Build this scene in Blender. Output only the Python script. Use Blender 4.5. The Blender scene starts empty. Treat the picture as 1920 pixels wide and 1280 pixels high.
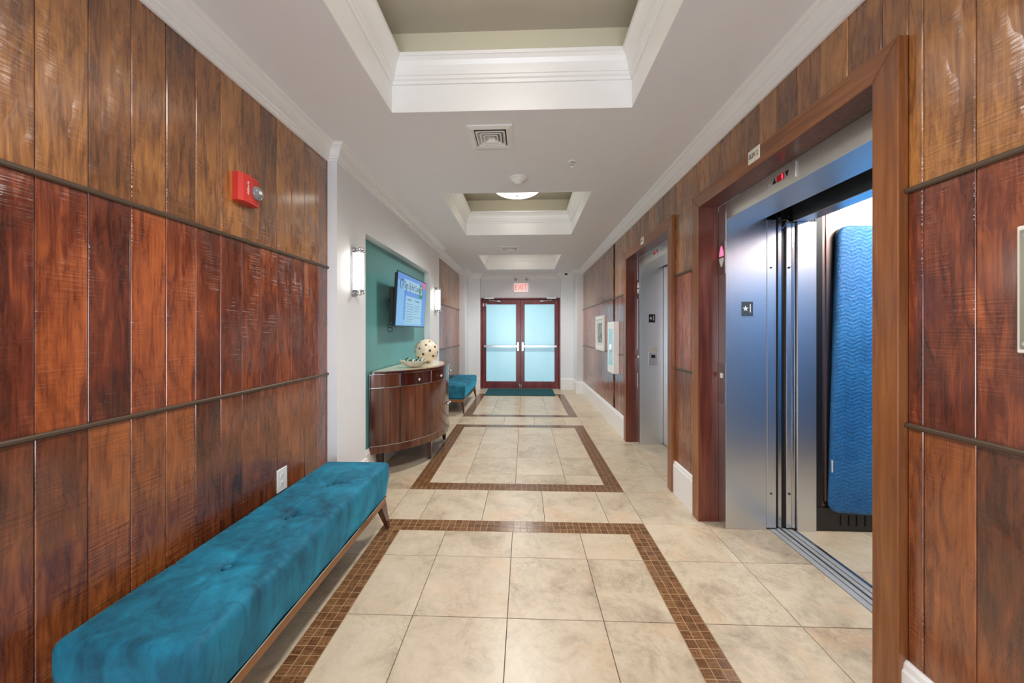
import bpy, bmesh, math, random
from mathutils import Vector, Matrix
random.seed(11)
C = bpy.context.scene.collection
S = bpy.context.scene
PI = math.pi

# ------------------------------------------------------------------ camera
cam_data = bpy.data.cameras.new('camera'); cam = bpy.data.objects.new('camera', cam_data); C.objects.link(cam)
cam.location = (0, 0, 1.3716); cam.rotation_euler = (PI/2, 0, .0356)
cam_data.sensor_width = 36; cam_data.lens = 667*36/1920; cam_data.shift_y = -19.5/1920
cam_data.clip_start = .02; cam_data.clip_end = 100
S.camera = cam
# ------------------------------------------------------------------ light, exposure
S.view_settings.view_transform = 'Standard'; S.view_settings.look = 'None'
S.view_settings.gamma = 1; S.view_settings.use_curve_mapping = False
S.view_settings.exposure = 0.17
W = bpy.data.worlds.new('world'); S.world = W; W.use_nodes = True
W.node_tree.nodes['Background'].inputs[0].default_value = (.62, .80, 1, 1)
W.node_tree.nodes['Background'].inputs[1].default_value = 1.5
DOME_E = 3.6; SCONCE_E = 10.0; CAR_E = 5.0; GLASS_E = .40; TV_E = .8; TRAY_LAMP = 145
def area(name, loc, rot, sx, sy, power, col, portal=False):
    l = bpy.data.lights.new(name, 'AREA'); l.shape = 'RECTANGLE'; l.size = sx; l.size_y = sy; l.energy = power; l.color = col
    l.cycles.is_portal = portal
    o = bpy.data.objects.new(name, l); C.objects.link(o); o.location = loc; o.rotation_euler = rot; return o
# added area lamp, tilted up, standing in for daylight from an unseen entrance
area('added_daylight_fill', (-.08, -2.60, 1.05), (PI/2+.42, 0, 0), 2.1, 1.8, 84, (.86, .93, 1))
def point(name, loc, r, power, col):
    l = bpy.data.lights.new(name, 'POINT'); l.shadow_soft_size = r; l.energy = power; l.color = col
    o = bpy.data.objects.new(name, l); C.objects.link(o); o.location = loc; return o
WARM = (1, .985, .965)
for i, y in enumerate((-1.42, 1.40, 4.22, 7.03)):
    sl = bpy.data.lights.new('dome_lamp_light', 'SPOT'); sl.energy = TRAY_LAMP; sl.spot_size = 2.55; sl.spot_blend = .7; sl.shadow_soft_size = .16; sl.color = WARM
    so_ = bpy.data.objects.new('dome_lamp_light', sl); C.objects.link(so_); so_.location = (-.09, y, 2.93)
area('car_light', (2.6, 1.9, 2.36), (0, 0, 0), .8, .8, 24, (1, .97, .93))
try:
    S.cycles.max_bounces = 8; S.cycles.diffuse_bounces = 5; S.cycles.glossy_bounces = 4
    S.cycles.sample_clamp_indirect = 6; S.cycles.caustics_reflective = False; S.cycles.caustics_refractive = False
    S.cycles.use_denoising = True
except Exception: pass

# ------------------------------------------------------------------ materials
def srgb(r, g, b):
    f = lambda c: (c/255/12.92) if c/255 <= .04045 else ((c/255+.055)/1.055)**2.4
    return (f(r), f(g), f(b), 1)
class Mat:
    def __init__(s, name, col=(.5, .5, .5, 1), rough=.5, metal=0, **kw):
        s.m = bpy.data.materials.new(name); s.m.use_nodes = True; s.nt = s.m.node_tree; s.N = s.nt.nodes; s.L = s.nt.links
        s.b = s.N['Principled BSDF']; s.b.inputs['Base Color'].default_value = col
        s.b.inputs['Roughness'].default_value = rough; s.b.inputs['Metallic'].default_value = metal
        for k, v in kw.items(): s.b.inputs[k.replace('_', ' ')].default_value = v
        s.m.diffuse_color = col
    def node(s, t, **kw):
        n = s.N.new(t)
        for k, v in kw.items():
            if hasattr(n, k): setattr(n, k, v)
            else: n.inputs[k.replace('_', ' ')].default_value = v
        return n
    def link(s, a, b): s.L.new(a, b)
    def coords(s, scale=(1, 1, 1), rnd=0, obj=True):
        tc = s.node('ShaderNodeTexCoord'); mp = s.node('ShaderNodeMapping'); mp.inputs['Scale'].default_value = scale
        if obj: src = tc.outputs['Object']
        else:
            g = s.node('ShaderNodeNewGeometry'); src = g.outputs['Position']
        if rnd:
            oi = s.node('ShaderNodeObjectInfo'); mu = s.node('ShaderNodeMath', operation='MULTIPLY'); s.link(oi.outputs['Random'], mu.inputs[0]); mu.inputs[1].default_value = rnd
            ad = s.node('ShaderNodeVectorMath', operation='ADD'); s.link(src, ad.inputs[0])
            cb = s.node('ShaderNodeCombineXYZ')
            for i in range(3): s.link(mu.outputs[0], cb.inputs[i])
            s.link(cb.outputs[0], ad.inputs[1]); src = ad.outputs[0]
        s.link(src, mp.inputs['Vector']); return mp.outputs[0]
    def noise(s, vec, scale=5, detail=4, rough=.5, dist=0):
        n = s.node('ShaderNodeTexNoise'); n.inputs['Scale'].default_value = scale; n.inputs['Detail'].default_value = detail
        n.inputs['Roughness'].default_value = rough; n.inputs['Distortion'].default_value = dist; s.link(vec, n.inputs['Vector']); return n.outputs['Fac']
    def ramp(s, fac, stops):
        r = s.node('ShaderNodeValToRGB'); e = r.color_ramp.elements
        while len(e) < len(stops): e.new(.5)
        for el, (p, c) in zip(e, stops): el.position = p; el.color = c if len(c) == 4 else (*c, 1)
        s.link(fac, r.inputs[0]); return r.outputs[0]
    def math(s, op, a, b=None):
        n = s.node('ShaderNodeMath', operation=op)
        for i, v in enumerate((a, b)):
            if v is None: continue
            if isinstance(v, (int, float)): n.inputs[i].default_value = v
            else: s.link(v, n.inputs[i])
        return n.outputs[0]
    def mix(s, fac, a, b, blend='MIX'):
        n = s.node('ShaderNodeMix', data_type='RGBA', blend_type=blend)
        for sock, v in ((n.inputs[0], fac), (n.inputs[6], a), (n.inputs[7], b)):
            if isinstance(v, (int, float)): sock.default_value = v
            elif isinstance(v, tuple): sock.default_value = v
            else: s.link(v, sock)
        return n.outputs[2]
    def bump(s, h, strength=.3, dist=.01, nrm=None):
        n = s.node('ShaderNodeBump'); n.inputs['Strength'].default_value = strength; n.inputs['Distance'].default_value = dist
        s.link(h, n.inputs['Height']); 
        if nrm: s.link(nrm, n.inputs['Normal'])
        s.link(n.outputs[0], s.b.inputs['Normal']); return n.outputs[0]
    def col(s, c): s.link(c, s.b.inputs['Base Color'])

def plain(name, rgb, rough=.5, metal=0, var=.04, scale=8, **kw):
    m = Mat(name, srgb(*rgb), rough, metal, **kw)
    n = m.noise(m.coords(), scale, 3)
    base = srgb(*rgb); lo = tuple(c*(1-var) for c in base[:3])+(1,); hi = tuple(min(1, c*(1+var)) for c in base[:3])+(1,)
    m.col(m.ramp(n, [(.3, lo), (.7, hi)])); return m.m
def emit(name, rgb, strength, base=(.8, .8, .8, 1), rough=.3):
    m = Mat(name, base, rough); m.b.inputs['Emission Color'].default_value = srgb(*rgb); m.b.inputs['Emission Strength'].default_value = strength
    return m.m

M = {}
M['ceiling'] = plain('ceiling_paint', (232, 233, 236), .6, var=.01)
M['wall'] = plain('wall_paint', (233, 235, 237), .5, var=.01)
M['trim'] = plain('trim_gloss_paint', (238, 238, 237), .28, var=.01)
M['cream'] = plain('cream_paint', (216, 210, 188), .6, var=.01)
M['tray'] = plain('tray_paint', (186, 180, 168), .6, var=.01)
M['teal'] = plain('teal_wall_paint', (98, 160, 160), .32, var=.03)
M['grout'] = plain('grout', (84, 78, 70), .8)
M['sandgrout'] = plain('mosaic_grout', (170, 140, 102), .8)
M['bronze'] = plain('bronze_rail', (92, 76, 62), .35, .35)
M['black'] = plain('black_metal', (22, 22, 24), .4)
M['dark'] = plain('shaft_dark', (14, 14, 15), .7)
M['chrome'] = plain('chrome', (225, 226, 228), .08, 1)
M['alu'] = plain('sill_aluminium', (176, 178, 180), .45, .35)
M['silver'] = plain('satin_silver', (205, 205, 208), .22, 1)
M['whitep'] = plain('white_plastic', (236, 236, 232), .35, var=.01)
M['red'] = plain('red_plastic', (206, 58, 50), .35)
M['bezel'] = plain('screen_bezel', (26, 44, 62), .3)
M['mat'] = plain('mat_teal', (8, 72, 78), .95, var=.3, scale=60)
M['kick'] = plain('kick_plate_black', (34, 34, 36), .35)
M['ivory'] = plain('ivory_ceramic', (232, 216, 190), .2, var=.02)
M['spot'] = plain('brown_spot', (76, 48, 30), .4)
M['bowl'] = plain('pale_bowl', (196, 190, 170), .3, var=.15, scale=30)
M['glassball'] = plain('green_glass', (120, 150, 130), .08, .8, var=.4, scale=20)
M['paleglassball'] = plain('pale_glass', (200, 205, 200), .08, .8, var=.2, scale=20)
M['signplate'] = plain('sign_plate', (168, 166, 148), .3, .5)
M['lens'] = plain('clear_lens', (228, 232, 232), .05, 0, var=.1, scale=60, Transmission_Weight=.75)
M['paper'] = plain('sign_white', (232, 226, 214), .4, var=.01)
M['ink'] = plain('ink', (24, 24, 26), .5)
M['platedark'] = plain('plate_dark_grey', (74, 80, 90), .35)
M['white'] = plain('white_ink', (245, 245, 245), .4, var=.0)
M['matboard'] = plain('mat_board', (222, 222, 214), .5, var=.01)
M['stone'] = plain('cream_stone', (226, 214, 186), .12, var=.08, scale=14)

def wood_plank(name, dark, mid, lite, bumpy=1.0, rough=.30, amp=1.0):
    m = Mat(name, mid, rough); m.b.inputs['Coat Weight'].default_value = .8; m.b.inputs['Coat Roughness'].default_value = .15; m.b.inputs['Coat IOR'].default_value = 1.75
    v = m.coords((1, 7.5, 1.3), rnd=37); g1 = m.noise(v, 3.6, 8, .66, 1.1)
    v2 = m.coords((8, 60, 2.2), rnd=11); g2 = m.noise(v2, 3.0, 4, .6, .2)
    v3 = m.coords((1, 1.2, .8), rnd=53); g3 = m.noise(v3, 2.4, 3, .5, .3)
    oi = m.node('ShaderNodeObjectInfo')
    f = m.math('ADD', m.math('MULTIPLY', g1, .56), m.math('MULTIPLY', g2, .30))
    f = m.math('ADD', f, m.math('MULTIPLY', g3, .45))
    f = m.math('ADD', f, m.math('MULTIPLY', m.math('SUBTRACT', oi.outputs['Random'], .5), .17*amp))
    c = m.ramp(f, [(.47, dark), (.63, mid), (.82, lite)])
    m.col(c)
    # hand-scraped chatter marks: fine ridges across the plank, in patches
    vr = m.coords((1, 4, 62), rnd=91); r1 = m.noise(vr, 1.5, 2, .5, .5)
    vp = m.coords((1, 7, 4), rnd=29); pm = m.ramp(m.noise(vp, 1.3, 2, .5), [(.44, (0, 0, 0)), (.60, (1, 1, 1))])
    vw = m.coords((1, 9, 2.2), rnd=17); wv = m.noise(vw, 1.6, 2, .5)
    h = m.math('ADD', m.math('MULTIPLY', m.math('MULTIPLY', r1, pm), 1.5), m.math('MULTIPLY', wv, .9))
    h = m.math('ADD', h, m.math('MULTIPLY', g2, .06))
    m.bump(h, .42*bumpy, .012); m.link(m.ramp(g1, [(.3, (.22,)*3), (.75, (.40,)*3)]), m.b.inputs['Roughness'])
    return m.m
M['plank_red'] = wood_plank('plank_red_brown', srgb(62, 26, 17), srgb(112, 50, 28), srgb(176, 92, 44))
M['plank_gold'] = wood_plank('plank_golden_brown', srgb(74, 42, 22), srgb(128, 78, 38), srgb(190, 128, 62))
M['plank_low'] = wood_plank('plank_low_brown', srgb(64, 30, 18), srgb(110, 56, 30), srgb(166, 94, 46))
M['plank_far'] = wood_plank('plank_far', srgb(62, 40, 28), srgb(104, 74, 54), srgb(146, 106, 78), .5)
def grainwood(name, dark, mid, lite, rough=.3, sc=(40, 40, 2.2), coat=.2):
    m = Mat(name, mid, rough); m.b.inputs['Coat Weight'].default_value = coat; m.b.inputs['Coat Roughness'].default_value = .12
    g = m.noise(m.coords(sc, rnd=13, obj=False), 1.0, 6, .65, .6); g2 = m.noise(m.coords((3, 3, 1.2), rnd=5, obj=False), 1.6, 2)
    f = m.math('ADD', m.math('MULTIPLY', g, .7), m.math('MULTIPLY', g2, .3))
    m.col(m.ramp(f, [(.32, dark), (.5, mid), (.7, lite)])); m.bump(g, .08, .004); return m.m
M['casing'] = grainwood('casing_wood', srgb(100, 56, 30), srgb(130, 78, 42), srgb(158, 102, 58), .3)
M['casing_h'] = grainwood('casing_wood_horizontal', srgb(98, 58, 34), srgb(132, 82, 48), srgb(160, 108, 66), .32, (40, 2.2, 40))
M['reveal'] = grainwood('reveal_mahogany', srgb(62, 28, 20), srgb(104, 50, 36), srgb(138, 76, 56), .3, (30, 70, 1.6))
M['cabinet'] = grainwood('cabinet_mahogany', srgb(50, 22, 12), srgb(88, 44, 24), srgb(132, 74, 42), .16, (34, 34, 1.2), .7)
M['cabdark'] = grainwood('cabinet_drawer_mahogany', srgb(36, 10, 6), srgb(62, 20, 12), srgb(92, 36, 20), .14, (34, 34, 1.2), .7)
M['benchwood'] = grainwood('bench_wood', srgb(52, 24, 16), srgb(78, 40, 26), srgb(104, 58, 38), .25, (20, 20, 20), .5)
M['benchrail'] = plain('bench_rail_bronze', (150, 104, 66), .3, .55)
M['doorwood'] = grainwood('door_mahogany', srgb(74, 22, 24), srgb(112, 36, 36), srgb(144, 56, 50), .3, (30, 30, 2))

def tilemat():
    m = Mat('floor_tile', rough=.3)
    v = m.coords((1, 1, 1), rnd=60); n1 = m.noise(v, 4.5, 10, .75, .6); n2 = m.noise(v, 26, 5, .7); n3 = m.noise(v, 5.5, 8, .7, 1.8)
    oi = m.node('ShaderNodeObjectInfo')
    f = m.math('ADD', m.math('MULTIPLY', n1, .75), m.math('MULTIPLY', n2, .25))
    f = m.math('ADD', f, m.math('MULTIPLY', m.math('SUBTRACT', oi.outputs['Random'], .5), .10))
    c = m.ramp(f, [(.34, srgb(162, 146, 124)), (.5, srgb(197, 181, 156)), (.66, srgb(210, 196, 172))])
    pk = m.ramp(m.noise(m.coords((1, 1, 1), rnd=23), 2.4, 4, .6, .5), [(.55, (0, 0, 0)), (.75, (.6, .6, .6))])
    c = m.mix(pk, c, srgb(206, 166, 128))
    vein = m.math('ABSOLUTE', m.math('SUBTRACT', n3, .5)); vm = m.ramp(vein, [(0, (.42,)*3), (.022, (0, 0, 0))])
    vmask = m.ramp(m.noise(v, 1.7, 3), [(.48, (0, 0, 0)), (.62, (1, 1, 1))])
    c = m.mix(m.math('MULTIPLY', vm, vmask), c, srgb(136, 108, 84))
    m.col(c); m.link(m.ramp(n1, [(.3, (.26,)*3), (.7, (.40,)*3)]), m.b.inputs['Roughness'])
    m.bump(n2, .10, .003); return m.m
M['tile'] = tilemat()
def mosaicmat():
    m = Mat('mosaic_tile', rough=.22)
    a = m.noise(m.coords((220, 14, 1), obj=False), 1, 2); b = m.noise(m.coords((14, 220, 1), obj=False), 1, 2)
    f = m.math('MAXIMUM', a, b); oi = m.node('ShaderNodeObjectInfo')
    f = m.math('ADD', f, m.math('MULTIPLY', m.math('SUBTRACT', oi.outputs['Random'], .5), .12))
    m.col(m.ramp(f, [(.42, srgb(84, 54, 34)), (.58, srgb(122, 86, 56)), (.72, srgb(150, 110, 74))])); m.bump(f, .12, .002); return m.m
M['mosaic'] = mosaicmat()
def velvet():
    m = Mat('teal_velvet', rough=.75)
    v = m.coords((1, 1, 1)); n = m.noise(v, 3.5, 6, .65, .8); n2 = m.noise(v, 300, 2)
    vs = m.coords((9, 9, 2.0)); n3 = m.noise(vs, 1.6, 4, .6, 1.0)
    f = m.math('ADD', m.math('MULTIPLY', n, .55), m.math('MULTIPLY', n3, .35)); f = m.math('ADD', f, m.math('MULTIPLY', n2, .12))
    m.col(m.ramp(f, [(.38, srgb(0, 58, 78)), (.50, srgb(4, 96, 122)), (.68, srgb(22, 138, 170))]))
    m.b.inputs['Sheen Weight'].default_value = .55; m.b.inputs['Sheen Tint'].default_value = srgb(60, 190, 230); m.b.inputs['Sheen Roughness'].default_value = .35
    m.bump(n2, .25, .002); return m.m
M['velvet'] = velvet()
def quilt():
    m = Mat('quilted_blue', rough=.42); v = m.coords(); n = m.noise(v, 45, 5, .6, 1.5); n2 = m.noise(v, 3, 3)
    m.col(m.ramp(m.math('ADD', m.math('MULTIPLY', n, .5), m.math('MULTIPLY', n2, .5)), [(.35, srgb(20, 92, 156)), (.65, srgb(58, 140, 205))]))
    m.bump(n, .55, .012); return m.m
M['quilt'] = quilt()
def stainless(name, rgb=(226, 229, 233), rough=.28, sc=(1.5, 1.5, 14)):
    m = Mat(name, srgb(*rgb), rough, 1); n = m.noise(m.coords(sc, obj=False), 2.0, 3, .6); n2 = m.noise(m.coords((1, 1, 1), obj=False), 1.6, 2)
    return m.m
M['steel'] = stainless('brushed_steel', (226, 229, 233), .32)
M['steelfront'] = stainless('brushed_steel_front', (228, 230, 228), .42)
M['steel_reflect_tint'] = stainless('car_wall_steel', (172, 150, 142), .34)  # reddish reflections in the car steel are put into its base colour
def glassmat():
    m = Mat('frosted_glass', srgb(176, 222, 236), .22)
    n = m.noise(m.coords((1, 1, .6), obj=False), 1.2, 2)
    m.b.inputs['Emission Color'].default_value = srgb(150, 205, 228); m.b.inputs['Emission Strength'].default_value = GLASS_E  # panes emit in place of daylight shining through from behind
    m.col(m.ramp(n, [(.3, srgb(166, 212, 226)), (.7, srgb(188, 232, 240))])); return m.m
M['frost'] = glassmat()
M['dome'] = emit('lit_dome_glass', (255, 250, 240), DOME_E); M['tube'] = emit('lit_sconce_glass', (255, 250, 238), SCONCE_E)
M['carlight'] = emit('car_ceiling_light', (255, 252, 246), CAR_E)
M['exitred'] = emit('exit_red', (255, 90, 84), .9, srgb(240, 90, 84)); M['exitface'] = emit('exit_face', (255, 228, 222), .38, srgb(238, 228, 224))
M['redled'] = emit('red_led', (255, 60, 90), 2.2, srgb(160, 20, 30)); M['reddark'] = emit('red_window', (140, 12, 22), .6, srgb(110, 12, 20))
M['arrowlit'] = emit('lit_arrow', (255, 110, 160), 1.1, srgb(230, 120, 150))
M['tvblue'] = emit('screen_blue', (96, 158, 238), TV_E*.8, (.03, .03, .03, 1)); M['tvlight'] = emit('screen_light_blue', (132, 196, 250), TV_E*.8, (.03, .03, .03, 1)); M['tvpale'] = emit('screen_pale', (170, 220, 250), TV_E*.75, (.03, .03, .03, 1))
M['tvgreen'] = emit('screen_green', (20, 150, 84), TV_E*.7, (.03, .03, .03, 1)); M['tvpink'] = emit('screen_pink', (220, 120, 200), TV_E*.7, (.03, .03, .03, 1)); M['tvink'] = emit('screen_ink', (30, 60, 80), .35, (.02, .03, .04, 1)); M['tvgrey'] = emit('screen_grey', (95, 145, 175), .6, (.03, .03, .03, 1))
M['tvwhite'] = emit('screen_white', (225, 245, 255), TV_E*.8, (.03, .03, .03, 1))
M['cabglass'] = plain('pale_blue_glass', (168, 208, 222), .1, var=.05)
def artmat():
    m = Mat('framed_print', rough=.3); n = m.noise(m.coords((1, 9, 7)), 1.6, 6, .7, .6)
    m.col(m.ramp(n, [(.36, srgb(40, 42, 38)), (.5, srgb(120, 122, 108)), (.64, srgb(206, 204, 186))])); return m.m
M['art'] = artmat()

# ------------------------------------------------------------------ mesh helpers
def finish(name, bm, mat, parent=None, smooth=False, loc=None):
    me = bpy.data.meshes.new(name); bmesh.ops.recalc_face_normals(bm, faces=bm.faces) ; bm.to_mesh(me); bm.free()
    if smooth:
        for p in me.polygons: p.use_smooth = True
    ms = mat if isinstance(mat, (list, tuple)) else [mat]
    for m in ms: me.materials.append(m)
    o = bpy.data.objects.new(name, me); C.objects.link(o)
    if parent: o.parent = parent
    if loc: o.location = loc
    return o
def box(bm, x0, x1, y0, y1, z0, z1, bev=0, mi=0):
    r = bmesh.ops.create_cube(bm, size=1); vs = r['verts']
    for v in vs:
        v.co.x = x0 if v.co.x < 0 else x1; v.co.y = y0 if v.co.y < 0 else y1; v.co.z = z0 if v.co.z < 0 else z1
    fs = set(f for v in vs for f in v.link_faces)
    if mi:
        for f in fs: f.material_index = mi
    if bev:
        es = list(set(e for v in vs for e in v.link_edges))
        bmesh.ops.bevel(bm, geom=es, offset=bev, segments=1 if bev < .004 else 2, profile=.6, affect='EDGES')
def cyl(bm, p0, p1, r0, r1=None, n=16, mi=0):
    r1 = r0 if r1 is None else r1; p0 = Vector(p0); p1 = Vector(p1); d = p1-p0
    r = bmesh.ops.create_cone(bm, cap_ends=True, segments=n, radius1=r0, radius2=r1, depth=d.length)
    mt = Matrix.Translation((p0+p1)/2) @ d.to_track_quat('Z', 'Y').to_matrix().to_4x4()
    bmesh.ops.transform(bm, matrix=mt, verts=r['verts'])
    for f in set(f for v in r['verts'] for f in v.link_faces): f.material_index = mi
def sph(bm, c, r, sx=1, sy=1, sz=1, u=20, v=12):
    q = bmesh.ops.create_uvsphere(bm, u_segments=u, v_segments=v, radius=r)
    bmesh.ops.transform(bm, matrix=Matrix.Translation(c) @ Matrix.Diagonal((sx, sy, sz, 1)), verts=q['verts'])
def lathe(bm, prof, n=32, c=(0, 0, 0), axis='Z'):
    rings = []
    for r, z in prof:
        ring = []
        for k in range(n):
            a = 2*PI*k/n; p = (r*math.cos(a), r*math.sin(a), z)
            ring.append(bm.verts.new((c[0]+p[0], c[1]+p[1], c[2]+p[2])))
        rings.append(ring)
    for a, b in zip(rings, rings[1:]):
        for k in range(n): bm.faces.new((a[k], a[(k+1) % n], b[(k+1) % n], b[k]))
    for ring in (rings[0], rings[-1]):
        try: bm.faces.new(ring)
        except Exception: pass
def prism(bm, pts, lo, hi, axis='z', mi=0):
    def P(a, b, c): return {'z': (a, b, c), 'x': (c, a, b), 'y': (a, c, b)}[axis]
    A = [bm.verts.new(P(a, b, lo)) for a, b in pts]; B = [bm.verts.new(P(a, b, hi)) for a, b in pts]; n = len(pts)
    fs = [bm.faces.new(A), bm.faces.new(B[::-1])]+[bm.faces.new((A[i], A[(i+1) % n], B[(i+1) % n], B[i])) for i in range(n)]
    for f in fs: f.material_index = mi
def mold(bm, prof, path, closed=False):
    """prof: (offset to the left of the path, z) ; mitred along path"""
    n = len(path); rows = []
    P = [Vector(p) for p in path]
    for i in range(n):
        dirs = []
        if i > 0 or closed: dirs.append((P[i]-P[i-1]).normalized())
        if i < n-1 or closed: dirs.append((P[(i+1) % n]-P[i]).normalized())
        ns = [Vector((-d.y, d.x)) for d in dirs]
        m = ns[0] if len(ns) == 1 else (ns[0]+ns[1])/(1+ns[0].dot(ns[1]))
        rows.append([bm.verts.new((P[i].x+m.x*o, P[i].y+m.y*o, z)) for o, z in prof])
    k = len(prof)
    for i in range(n if closed else n-1):
        a, b = rows[i], rows[(i+1) % n]
        for j in range(k): bm.faces.new((a[j], a[(j+1) % k], b[(j+1) % k], b[j]))
    if not closed: bm.faces.new(rows[0]); bm.faces.new(rows[-1][::-1])
def tag(o, label=None, cat=None, group=None, kind=None):
    if label: o['label'] = label
    if cat: o['category'] = cat
    if group: o['group'] = group
    if kind: o['kind'] = kind
    return o
def empty(name, loc, label=None, cat=None, group=None, kind=None, rz=0):
    o = bpy.data.objects.new(name, None); C.objects.link(o); o.location = loc; o.rotation_euler = (0, 0, rz); o.empty_display_size = .1
    return tag(o, label, cat, group, kind)
def B(name, mat, parent, *boxes, bev=0):
    bm = bmesh.new()
    for b in boxes: box(bm, *b, bev=bev)
    return finish(name, bm, mat, parent)
def text(name, s, size, mat, parent, mtx, depth=.0008, wscale=1.0):
    cu = bpy.data.curves.new(name, 'FONT'); cu.body = s; cu.size = size; cu.align_x = 'CENTER'; cu.align_y = 'CENTER'; cu.extrude = depth; cu.resolution_u = 3
    t = bpy.data.objects.new(name, cu); C.objects.link(t); bpy.context.view_layer.update()
    me = bpy.data.meshes.new_from_object(t.evaluated_get(bpy.context.evaluated_depsgraph_get())); C.objects.unlink(t); bpy.data.objects.remove(t)
    me.transform(Matrix.Diagonal((wscale, 1, 1, 1))); me.transform(mtx); me.materials.clear(); me.materials.append(mat)
    o = bpy.data.objects.new(name, me); C.objects.link(o); o.parent = parent; return o
def facing(nx, ny, loc):
    """matrix: text plane facing horizontal normal (nx,ny)"""
    z = Vector((nx, ny, 0)).normalized(); y = Vector((0, 0, 1)); x = y.cross(z)
    m = Matrix((x, y, z)).transposed().to_4x4(); m.translation = loc; return m
def dup(o, parent=None):
    c = o.copy(); C.objects.link(c); c.parent = parent
    for ch in [k for k in bpy.data.objects if k.parent == o]: dup(ch, c)
    return c
def rbox(hx, hy, hz, r, n, fn=None):
    """rounded box mesh, subdivided, centred; fn displaces"""
    bm = bmesh.new(); nx, ny, nz = n; cache = {}
    def vert(i, j, k):
        key = (i, j, k)
        if key not in cache:
            p = Vector((-hx+2*hx*i/nx, -hy+2*hy*j/ny, -hz+2*hz*k/nz))
            q = Vector((max(-(hx-r), min(hx-r, p.x)), max(-(hy-r), min(hy-r, p.y)), max(-(hz-r), min(hz-r, p.z))))
            d = p-q
            if d.length > 1e-9: p = q+d.normalized()*r if sum(abs(c) > 1e-9 for c in d) > 1 else p
            if fn: p = fn(p)
            cache[key] = bm.verts.new(p)
        return cache[key]
    def quad(a, b, c, d): bm.faces.new((vert(*a), vert(*b), vert(*c), vert(*d)))
    for i in range(nx):
        for j in range(ny):
            quad((i, j, 0), (i, j+1, 0), (i+1, j+1, 0), (i+1, j, 0)); quad((i, j, nz), (i+1, j, nz), (i+1, j+1, nz), (i, j+1, nz))
    for i in range(nx):
        for k in range(nz):
            quad((i, 0, k), (i+1, 0, k), (i+1, 0, k+1), (i, 0, k+1)); quad((i, ny, k), (i, ny, k+1), (i+1, ny, k+1), (i+1, ny, k))
    for j in range(ny):
        for k in range(nz):
            quad((0, j, k), (0, j, k+1), (0, j+1, k+1), (0, j+1, k)); quad((nx, j, k), (nx, j+1, k), (nx, j+1, k+1), (nx, j, k+1))
    return bm

# ------------------------------------------------------------------ dimensions
H = 2.72; XL = -1.45; XB = -1.38; XR = 1.28; YB = -2.7; YF = 8.48
E2 = (1.328, 2.611); E1 = (3.165, 4.456); ZO = 2.262        # elevator openings in the right wall

# ------------------------------------------------------------------ shell
floor = B('floor', M['grout'], None, (-1.75, 3.4, YB-.1, 8.75, -.12, -.004)); tag(floor, kind='structure')
bm = bmesh.new()
trays = [(-.825, .652, .66, 2.175), (-.825, .652, 3.46, 4.99), (-.825, .652, 6.29, 7.79)]
box(bm, -1.75, -.825, YB-.1, 8.75, H, H+.12); box(bm, .652, 3.4, YB-.1, 8.75, H, H+.12)
ys = [YB-.1]+[v for t in trays for v in t[2:]]+[8.75]
for a, b in zip(ys[::2], ys[1::2]): box(bm, -.825, .652, a, b, H, H+.12)
ceil = finish('ceiling', bm, M['ceiling']); tag(ceil, kind='structure')
TH = 3.21
for (x0, x1, y0, y1) in trays:
    bm = bmesh.new(); t = .03
    box(bm, x0-t, x0, y0-t, y1+t, H+.12, 2.93); box(bm, x1, x1+t, y0-t, y1+t, H+.12, 2.93); box(bm, x0, x1, y0-t, y0, H+.12, 2.93); box(bm, x0, x1, y1, y1+t, H+.12, 2.93)
    # painted liner that runs down to the opening
    box(bm, x0, x0+.006, y0, y1, H-.001, 2.93); box(bm, x1-.006, x1, y0, y1, H-.001, 2.93); box(bm, x0+.006, x1-.006, y0, y0+.006, H-.001, 2.93); box(bm, x0+.006, x1-.006, y1-.006, y1, H-.001, 2.93)
    finish('tray_fascia', bm, M['trim'], ceil)
    bm = bmesh.new(); box(bm, x0-t, x0, y0-t, y1+t, 2.93, TH); box(bm, x1, x1+t, y0-t, y1+t, 2.93, TH); box(bm, x0, x1, y0-t, y0, 2.93, TH); box(bm, x0, x1, y1, y1+t, 2.93, TH)
    finish('tray_wall', bm, M['cream'], ceil)
    finish('tray_ceiling', (lambda b: (box(b, x0-t, x1+t, y0-t, y1+t, TH, TH+.04), b)[1])(bmesh.new()), M['tray'], ceil)
    prof = [(.006, 2.885), (.016, 2.885), (.019, 2.902), (.028, 2.908), (.030, 2.924), (.036, 2.926), (.040, 2.952), (.048, 2.975), (.060, 2.997), (.074, 3.012), (.080, 3.014), (.082, 3.032), (.0, 3.032), (.0, 2.94)]
    bm = bmesh.new(); mold(bm, prof, [(x0, y0), (x1, y0), (x1, y1), (x0, y1)], True)
    finish('tray_crown', bm, M['trim'], ceil)

# left wall: slab, painted projection with a shallow niche
bm = bmesh.new()
box(bm, XL-.15, XL-.02, YB-.1, 8.75, 0, H)
wl = finish('wall_left', bm, M['wall']); tag(wl, kind='structure')
for q in ((2.57, 3.04, 0), (5.15, 5.69, 0), (3.04, 5.15, 2.222)):
    tag(B('wall_left', M['wall'], None, (XL-.02, XB, q[0], q[1], q[2], H)), kind='structure')
B('teal_panel', M['teal'], wl, (XL-.021, XL-.016, 3.041, 5.149, .001, 2.221))
# right wall around the two elevator openings
bm = bmesh.new()
for a, b in ((YB-.1, E2[0]), (E2[1], E1[0]), (E1[1], 8.75)): box(bm, XR+.02, XR+.11, a, b, 0, H)
for a, b in (E2, E1): box(bm, XR+.02, XR+.11, a, b, ZO, H)
wr = finish('wall_right', bm, M['dark']); tag(wr, kind='structure')
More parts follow.
